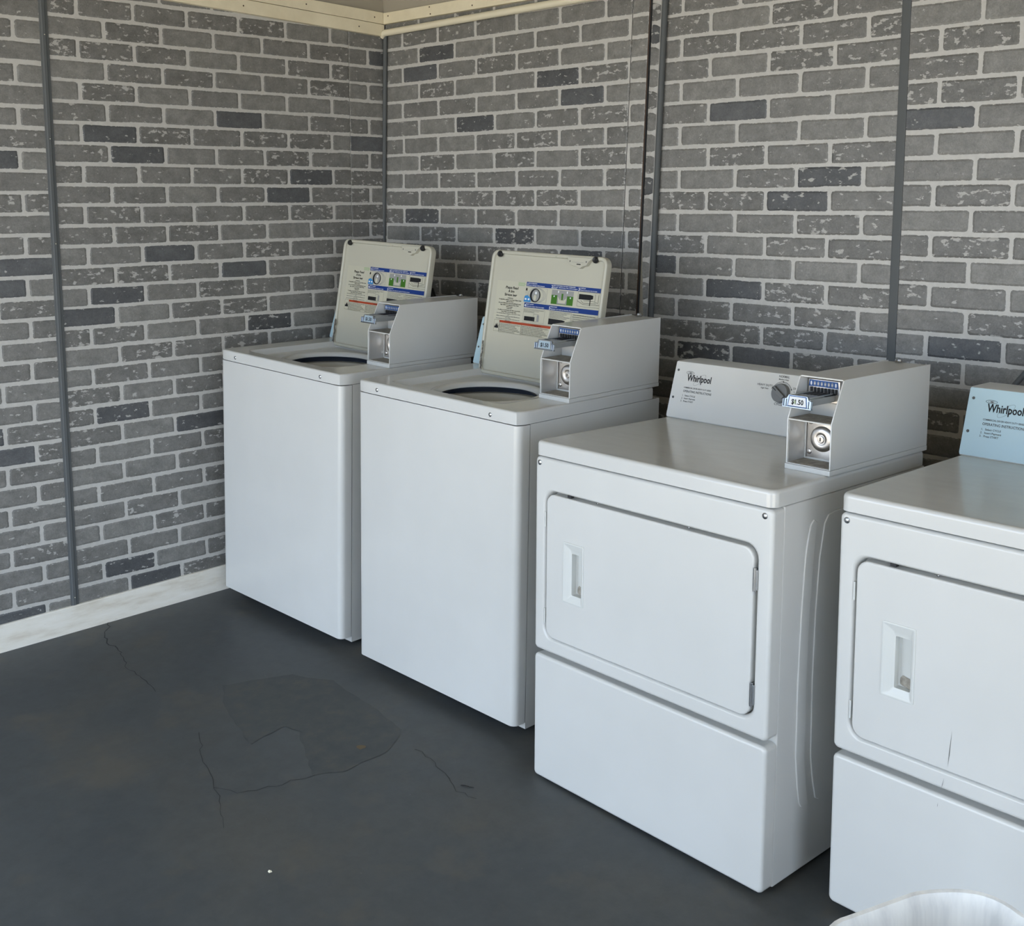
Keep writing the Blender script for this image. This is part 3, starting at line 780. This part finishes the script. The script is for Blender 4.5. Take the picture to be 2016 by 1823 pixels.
    f.rect(.1700, .2150, .1885, .2020, INK, .0007); f.frame(.2090, .2290, .1880, .2120, .0008, INKG, .0008); f.rect(.2240, .2330, .1880, .2090, LGR, .0009)
    f.frame(.2740, .3640, .1850, .2280, .0005, INKG, .0005)
    for k in range(5): T('Washer will fill and then start. La laveuse se remplit puis démarre.', .2770, .2240-.0044*k, .0036, INKG, w=.083-.012*(k % 3))
    f.poly([(.2740, .1860), (.325, .1860), (.3400, .1960), (.3420, .2010), (.3300, .2030), (.2740, .2040)], INK, .0007)
    f.rect(.3640, .3645, .150, .2280, INKG, .0005)
    for k in range(9): T('IF ITEMS ARE TO BE WASHED AGAIN, repeat. Ne pas surcharger la laveuse.', .3680, .2220-.0062*k, .0044 if k % 3 == 0 else .0038, INK if k % 3 == 0 else INKG, w=.092-.010*((k*2) % 3))
    # left column
    T('Please Read', .1020, .2830, .0118, INK, 'C'); T('À lire', .1010, .2715, .0118, INK, 'C'); T('Sírvase leer', .1000, .2600, .0118, INK, 'C')
    ly = .2535
    for s_, z in (('ATTENTION', .0044), ('If using fabric softener, use Deep Water Cycle.', .0050), ('MISE EN GARDE', .0044), ("En cas d'utilisation d'un assouplissant pour", .0050), ('linge, utiliser le programme Deep Water', .0050), ('(niveau élevé).', .0050), ('ATENCIÓN', .0044), ('Si utiliza un suavizante de telas use el ciclo', .0050), ('Deep Water (nivel de agua alto).', .0050)):
        T(s_, .1000, ly-.0022, z, INK, 'C', w=.100 if len(s_) > 40 else None); ly -= .0056
    for s_ in ('Use only high efficiency detergent in this washer to clean', 'load.', 'Utiliser seulement un détergent haute efficacité pour', 'laver la charge.', 'Use solamente detergente de alto rendimiento para', 'lavar la carga.'):
        T(s_, .0990, ly-.0018, .0040, INKG, 'C', w=.106 if len(s_) > 25 else None); ly -= .0044
    # warning strip
    f.frame(.0400, .0640, .1425, .1795, .0006, INK, .0006); f.frame(.0640, .1620, .1405, .1795, .0006, INK, .0006); f.frame(.1620, .2900, .1405, .1810, .0006, INK, .0006)
    f.rect(.0650, .2900, .1720, .1795, LRED, .0008)
    f.poly([(.043, .1530), (.061, .1530), (.0600, .1640), (.0570, .1590), (.0560, .1700), (.0520, .1620), (.0500, .1690), (.0470, .1580), (.0440, .1620)], INK, .0008)
    T('! WARNING', .1000, .1733, .0062, INK, 'C'); T('! ADVERTENCIA', .2250, .1733, .0062, INK, 'C')
    for k in range(6):
        T('Fire Hazard. Never place items in the washer that are damp with gasoline.', .0660, .1672-.0048*k, .0038, INK, w=.092-.014*((k*3) % 4)/2)
        T('Riesgo de incendio. Nunca coloque en la lavadora artículos con gasolina.', .1650, .1672-.0048*k, .0038, INK, w=.112-.014*((k*3) % 4)/2)
    return f.build('instruction_label', None, lid, smooth=False, mw=mw)

# ------------------------------------------------------------------ washers
def resample(P, c, n):
    """cut polygon P by rays from c at n even angles"""
    out = []
    for k in range(n):
        t = 2*PI*k/n; dx, dy = math.cos(t), math.sin(t); best = None
        for i in range(len(P)):
            (x0, y0), (x1, y1) = P[i], P[(i+1) % len(P)]
            ex, ey = x1-x0, y1-y0; den = dx*ey-dy*ex
            if abs(den) < 1e-12: continue
            u = ((x0-c[0])*ey-(y0-c[1])*ex)/den; v_ = ((x0-c[0])*dy-(y0-c[1])*dx)/den
            if u > 0 and -1e-6 <= v_ <= 1+1e-6 and (best is None or u < best): best = u
        out.append((c[0]+dx*best, c[1]+dy*best))
    return out
WW, WD, WH = .6834, .600, .9213
def washer(label, loc, rot, grime=0):
    r = empty('washing_machine', loc, rot); tag(r, label, 'washing machine', 'top loading coin washers')
    bpy.context.view_layer.update()
    b = MB()
    R = [[(x, y, z) for x, y in ((.001+o, .0465+o), (WW-.001-o, .0465+o), (WW-.001-o, WD+.012-o), (.001+o, WD+.012-o))] for o, z in ((.004, .5), (.004, .884), (0, .8845), (0, .022))]
    b.rings(R, None, False, True); b.build('cabinet', EN, r)
    # front panel wrapping round both front corners
    b = MB(); rr = .020; P = [(0, .0440)]
    for k in range(7): a = math.radians(180+90*k/6); P.append((rr+rr*math.cos(a), rr+rr*math.sin(a)))
    for k in range(7): a = math.radians(270+90*k/6); P.append((WW-rr+rr*math.cos(a), rr+rr*math.sin(a)))
    P.append((WW, .0440))
    b.prism(P, lambda a, c, h: (a, c, h), .042, .8835); b.build('front_panel', EN, r, bevel=.0008)
    MB().box(.03, WW-.03, .03, .05, .030, .06).build('kick_recess_shade', DK, r, smooth=False)  # dark box stands in for the shade of the recess below the panel
    # top with its well and tub opening
    c = (.335, .228); n = 96
    O = lambda o, z: [(x, y, z) for x, y in resample(rrect(-.0005+o, WW+.0005-o, -.001+o, WD-o, .022-o*.5, 8), c, n)]
    I = lambda o, z: [(x, y, z) for x, y in resample(rrect(.094+o, .571-o, .050+o, .448-o, .022, 8), c, n)]
    C = lambda R_, z, e=1.: [(c[0]+R_*math.cos(2*PI*k/n)*e, c[1]+R_*math.sin(2*PI*k/n), z) for k in range(n)]
    b = MB(); h = WH
    b.rings([O(0, .8860), O(0, h-.006), O(.0015, h-.0022), O(.0045, h-.0004), O(.008, h), I(-.004, h), I(-.001, h-.001), I(.002, h-.006), I(.006, h-.020), I(.014, h-.024),
             C(.178, h-.0240), C(.172, h-.0185), C(.165, h-.0170), C(.157, h-.0195), C(.151, h-.0260), C(.1495, h-.0320)], None, False, False)
    b.build('top', ENT, r)
    b = MB(); b.lathe([(.1490, h-.0325), (.1500, h-.036), (.165, h-.038), (.205, h-.040)], (c[0], c[1], 0), 'z', 48); b.lathe([(.205, h-.040), (.205, h-.110)], (c[0], c[1], 0), 'z', 48)
    b.build('tub_ring', TUBD, r)
    b = MB(); b.lathe([(.200, h-.50), (.200, h-.150), (.199, h-.062), (.193, h-.056), (.180, h-.058), (.173, h-.070), (.174, h-.17), (.195, h-.20), (.194, h-.49), (.02, h-.50)], (c[0], c[1], 0), 'z', 48)
    b.build('basket', TUBP, r)
    b = MB(); b.lathe([(.11, h-.49), (.07, h-.46), (.045, h-.40), (.040, h-.22), (.035, h-.20), (.0, h-.195)], (c[0], c[1], 0), 'z', 28)
    for k in range(4):
        a = k*PI/2; dx, dy = math.cos(a), math.sin(a)
        b.add([(c[0]+dx*q-dy*s*.006, c[1]+dy*q+dx*s*.006, z) for s in (-1, 1) for q, z in ((.03, h-.24), (.065, h-.42), (.13, h-.485), (.03, h-.485))], [(0, 1, 2, 3), (7, 6, 5, 4), (0, 4, 5, 1), (1, 5, 6, 2), (2, 6, 7, 3), (3, 7, 4, 0)])
    b.build('agitator', PL, r)
    for u in (.095, .5775): screw(r, u, -.001, .9005, .0062)
    console(r, .570, WH, .4825, film=True, logo=False, knob=False, x0=.004)
    coin_box(r, .5715, WH, '$1.50', D=.405)
    # open lid leaning on the console
    tl = .155; lw_, ll = .486, .405
    mw = axes((.082, .4365, .9045), (1, 0, 0), (0, math.sin(tl), math.cos(tl)), (0, -math.cos(tl), math.sin(tl)))
    b = MB(); Q = lambda o, hh: [(x, y, hh) for x, y in rrect(o, lw_-o, o, ll-o, max(.026-o, .006), 7)]
    b.rings([Q(.002, -.016), Q(0, -.013), Q(0, .0050), Q(.0015, .0080), Q(.004, .0095), Q(.0085, .0095), Q(.0115, .0075), Q(.0135, .0008), Q(.018, 0)], None, True, True)
    lid = b.build('lid', LIDM, r, mw=mw)
    b = MB(); b.prism([(.330, .398), (.336, .388), (.340, .378), (.350, .372), (.372, .370), (.378, .365), (.388, .366), (.394, .371), (.410, .375), (.418, .388), (.428, .395), (.436, .398)], lambda a, c_, hh: (a, c_, hh), 0, .0140)
    b.build('latch_bracket', LIDM, lid, bevel=.0012)
    f = Flat(); f.rect(.352, .3975, .3822, .3832, LGR, .0143); f.ell(.3445, .3850, .0022, .0028, INKG, .0143, n=12); f.ell(.4090, .3860, .0022, .0028, INKG, .0143, n=12); f.rect(.372, .388, .3755, .3785, INK, .0143)
    f.build('latch_detail', None, lid, smooth=False)
    MB().prism([(.198, .3995), (.212, .3925), (.276, .3925), (.290, .3995)], lambda a, c_, hh: (a, c_, hh), .0005, .0102).build('lid_grip', LIDM, lid, bevel=.001)
    for x, y in ((.0385, .3920), (.4400, .3945)):
        b = MB(); b.lathe([(.0085, .004), (.0104, .006), (.0102, .012), (.0078, .0150), (.003, .0138)], (x, y, 0), 'z', 20, None, False, True)
        b.build('bumper', RUB, lid)
    instruction_label(lid, Matrix.Identity(4))
    b = MB(); rng = random.Random(5+grime)
    for k in range(9):
        x, y = .0095+rng.uniform(-.001, .004), .013+.011*k*(.9+grime*.1); s_ = rng.uniform(.0035, .0070)
        b.add([(x+s_*math.cos(2*PI*q/8)*rng.uniform(.5, 1), y+1.5*s_*math.sin(2*PI*q/8)*rng.uniform(.7, 1.2), .0099) for q in range(8)], [tuple(range(8))])
    b.build('rust_stain', RUSTY, lid, smooth=False)
    b = MB(); b.tube([(-.004, .004, -.004), (.012, .004, -.004)], .005, 10); b.build('hinge_pin', SCR, lid)
    if grime:
        # dispensing legend printed on the well rim
        f = Flat()
        for k, (s_, x) in enumerate((('Detergent', .335), ('1', .375), ('Small', .390), ('Medium', .390))):
            f.text(s_, x+.018, .418-.011*(k % 2), INKG, size=.007, h=h-.0233)
        for k in range(2):
            for j_ in range(5): f.rect(.450+.010*j_, .458+.010*j_, .416-.013*k, .423-.013*k, INK, h-.0232)
        f.build('rim_legend', None, r, smooth=False)
    feet(r, ((.04, .08), (WW-.05, .08), (.05, .55), (WW-.05, .55)), .0225)
    return r

W1 = washer('coin washing machine in the room corner, its open lid nearest the left wall', (.0146, -.8169, -.0213), (-.0033, .0314, .0092))
W2 = washer('open-lidded coin washing machine standing directly beside the dryers', (.8280, -.8388, -.0392), (-.0015, .0200, -.0155), grime=1)

# ------------------------------------------------------------------ dryers
DW_, DD_, DH_ = .7034, .628, .8901
def dryer(label, loc, rot, film=False, worn=False, scratch=False):
    r = empty('clothes_dryer', loc, rot); tag(r, label, 'clothes dryer', 'front loading coin dryers')
    bpy.context.view_layer.update()
    w_ = DW_
    b = MB(); b.box(.0015, w_-.0005, .0405, DD_, .0125, .8515)
    cab = b.build('cabinet', EN, r, bevel=.004)
    def pan(z0, z1, hole=None, dep=.0385):
        A = lambda o, d: [(x, d, z) for x, z in rrect(o, w_-o, z0+o, z1-o, max(.012-o*.7, .002), 6)]
        R = [A(0, dep), A(0, .009), A(.0012, .0045), A(.0040, .0012), A(.0085, 0)]
        if hole:
            Hh = lambda o, d: [(x, d, z) for x, z in rrect(hole[0]+o, hole[1]-o, hole[2]+o, hole[3]-o, .032, 6)]
            R += [Hh(-.004, 0), Hh(-.0010, .0012), Hh(.0016, .0050), Hh(.0035, .0120), Hh(.0040, .0300), Hh(.02, .0305)]
        return MB().rings(R, None, True, not hole)
    hole = (.0335, .6690, .3880, .7700)
    b = pan(.3520, .8500, hole); b.build('front_panel', EN, r)
    MB().box(.03, w_-.03, .0315, .0345, .38, .78).build('door_opening', EN, r, smooth=False)
    b = pan(.0123, .3400); b.build('lower_panel', EN, r)
    # door with the recess for its handle
    dz0, dz1, du0, du1 = .3925, .7610, .0415, .6590
    D_ = lambda o, d: [(x, d, z) for x, z in rrect(du0+o, du1-o, dz0+o, dz1-o, .026-o*.5, 6)]
    hx0, hx1, hz0, hz1 = .104, .170, .5020, .6500
    K = lambda o, d: [(x, d, z) for x, z in rrect(hx0+o, hx1-o, hz0+o, hz1-o, .003, 6)]
    b = MB(); b.rings([D_(0, .0240), D_(0, .0030), D_(.0010, .0006), D_(.0035, -.0010), K(0, -.0010), K(0, .0235)], None, True, False)
    door = b.build('door', EN, r)
    kx0, kx1, kz0, kz1 = .1285, .1620, .5210, .6260
    K2 = lambda o, d, rr_=.0025: [(x, d, z) for x, z in rrect(kx0+o, kx1-o, kz0+o, kz1-o, rr_, 6)]
    b = MB(); b.rings([K(-.0022, -.0010), K(-.0020, -.0024), K(.0, -.0030), K(.0030, -.0026), K(.0050, -.0012), [(x, -.0012, z) for x, z in rrect(hx0+.016, hx1-.0055, hz0+.010, hz1-.010, .003, 6)],
                       [(x, .0020, z) for x, z in rrect(hx0+.020, hx1-.0070, hz0+.015, hz1-.015, .003, 6)], K2(0, .0028), K2(.0005, .018), K2(.004, .022)], None, False, True)
    b.build('handle', PL, door)
    b = MB(); b.add([(kx0+.001, .0215, kz0+.002), (kx1-.002, .0120, kz0+.001), (kx1-.002, .0200, kz0+.016), (kx0+.008, .0213, kz0+.022), (kx0+.002, .0213, kz0+.014)], [(0, 1, 2, 3, 4)])
    b.build('handle_grime', DUST, door, smooth=False)
    for z in (.6700, .4215):
        b = MB(); b.tube([(.6640, -.0015, z), (.6640, -.0015, z+.0510)], .0038, 10); b.box(.6655, .6715, -.0030, .010, z+.004, z+.047)
        b.box(.6590, .6640, -.0020, .010, z+.002, z+.049)
        b.build('hinge', SCR, door, bevel=.0006)
        b = MB(); b.box(.0345, .0385, .000, .012, z+.005, z+.043); b.build('hinge_plug', PL, door, bevel=.0008)
    for u, z in ((.016, .8350), (w_-.0205, .8345)): screw(r, u, 0, z, .0068)
    MB().box(.110, .122, .0040, .0150, .7620, .7680).build('catch_slot', DK, r, smooth=False)
    for u in (.205, .480): screw(r, u, .010, .7650, .0030, name='door_stop')
    # top
    O = lambda o, z: [(x, y, z) for x, y in rrect(-.0010+o, w_+.0010-o, -.0010+o, DD_-o, max(.020-o*.5, .004), 8)]
    b = MB(); b.rings([O(0, .8535), O(0, DH_-.010), O(.0012, DH_-.0050), O(.0042, DH_-.0015), O(.009, DH_)], None, True, True)
    b.build('top', ENT, r)
    # pressed ribs of the right and left side
    A_ = [(.137, .795), (.127, .76), (.121, .727), (.113, .60), (.109, .45), (.111, .288), (.121, .215), (.131, .172), (.140, .160), (.156, .160), (.167, .158), (.158, .20), (.146, .277), (.143, .45), (.146, .60), (.153, .72), (.158, .765), (.163, .796), (.150, .805)]
    C_ = [(.235, .810), (.205, .806), (.191, .789), (.176, .716), (.168, .60), (.165, .45), (.170, .268), (.182, .205), (.195, .162), (.207, .155), (.235, .154)]
    mid = DD_*.53
    M_ = lambda P: [(2*mid-a, c_) for a, c_ in P][::-1]
    for x0, x1 in ((w_-.004, w_+.0022), (-.0010, .004)):
        for poly in (A_, M_(A_), C_+M_(C_)):
            b = MB(); b.prism(poly, lambda a, c_, h: (h, a, c_), x0, x1)
            b.build('side_rib', EN, cab, bevel=.0020, seg=3)
    console(r, .597, DH_, .5040, film=film, x0=.0)
    coin_box(r, .5950, DH_, '$1.50', worn=worn)
    if scratch:
        for (x0, z0, x1, z1, wd) in ((.2510, .4780, .2460, .4040, .0011), (.2400, .3790, .2355, .3560, .0008), (.2300, .3250, .2290, .3150, .0006)):
            f = Flat()
            xm, zm = x0*.35+x1*.65, z0*.35+z1*.65
            f.poly([(x0, z0), (xm-wd*.6, zm), (x1, z1), (xm+wd*.6, zm)], INKG, .0018)
            f.build('scratch', None, r, smooth=False, mw=axes((0, 0, 0), (1, 0, 0), (0, 0, 1), (0, -1, 0)))
    feet(r, ((.05, .08), (w_-.05, .08)), .0125)
    return r
D1 = dryer('coin dryer next to the washers with white control panel and price tag showing', (1.6657, -.9396, -.0610), (-.0149, -.0081, -.0747), worn=True)
D2 = dryer('coin dryer at the right edge with pale blue film on its control panel', (2.4797, -.9150, -.0493), (-.0038, -.0097, -.0744), film=True, scratch=True)

# ------------------------------------------------------------------ smaller things
b = MB(); b.tube([(.255, -.10, .80), (.262, -.07, .98), (.285, -.055, 1.050), (.318, -.045, 1.075), (.335, -.05, 1.040), (.340, -.07, .93), (.345, -.10, .80)], .0125, 12)
tag(b.build('water_hose', RUB), 'black water hose looping up behind the corner washing machine', 'hose')
b = MB(); b.tube([(2.45, -.02, .88), (2.472, -.005, .93), (2.52, .005, 1.0), (2.62, .01, 1.10), (2.78, .02, 1.22)], .0075, 10)
tag(b.build('power_cord', TRM), 'dark grey cord rising against the brick wall behind the right edge dryer', 'cord')

# white bin in the lower right corner
zr = .45
ang = math.radians(70); ca, sa = math.cos(ang), math.sin(ang)
def tubring(grow, z):
    P = rrect(-.160-grow, .160+grow, -.140-grow, .140+grow, .100+grow*.9, 12)
    o = []
    for k, (a, c_) in enumerate(P):
        x = BX+a*ca-c_*sa; y = BY+a*sa+c_*ca
        o.append((x, y, z+(.003*math.sin(k*.5) if z > .3 else 0)))
    return o
BX, BY = 3.0039, -1.6006
bz = zf(BX, BY)
b = MB(); b.rings([tubring(-.045, bz), tubring(-.040, bz+.004), tubring(-.012, zr-.03), tubring(-.008, zr-.008), tubring(0, zr-.006), tubring(.001, zr-.001), tubring(-.001, zr+.003), tubring(-.006, zr+.001), tubring(-.013, zr-.02), tubring(-.047, bz+.010)], None, True, True)
tag(b.build('waste_bin', BIN), 'white plastic bin with rounded rim, cut off by the lower right corner', 'bin')

# litter on the floor
def fl_at(x, y, h): return (x, y, zf(x, y)+h)
P = [(1.5689, -1.1054), (1.5794, -1.0993), (1.5940, -1.0957), (1.6025, -1.0914)]
b = MB(); b.tube([fl_at(x, y, .0018) for x, y in P], [.0010, .0013, .0011, .0007], 6)
tag(b.build('twig', RUB), 'tiny dark twig lying on the grey floor near the front of the second washer', 'twig')
b = MB(); x, y = 1.4973, -1.6313
b.add([fl_at(x+a, y+c_, h_) for a, c_, h_ in ((-.004, -.003, .0002), (.003, -.004, .0002), (.005, .003, .0002), (-.002, .005, .0002), (-.002, -.001, .004), (.002, .0, .0035), (.001, .002, .003))], [(0, 1, 5, 4), (1, 2, 6, 5), (2, 3, 4, 6), (3, 0, 4), (4, 5, 6), (3, 2, 1, 0)])
tag(b.build('pebble', PVC, smooth=False), 'small pale pebble lying alone on the open grey floor', 'pebble')
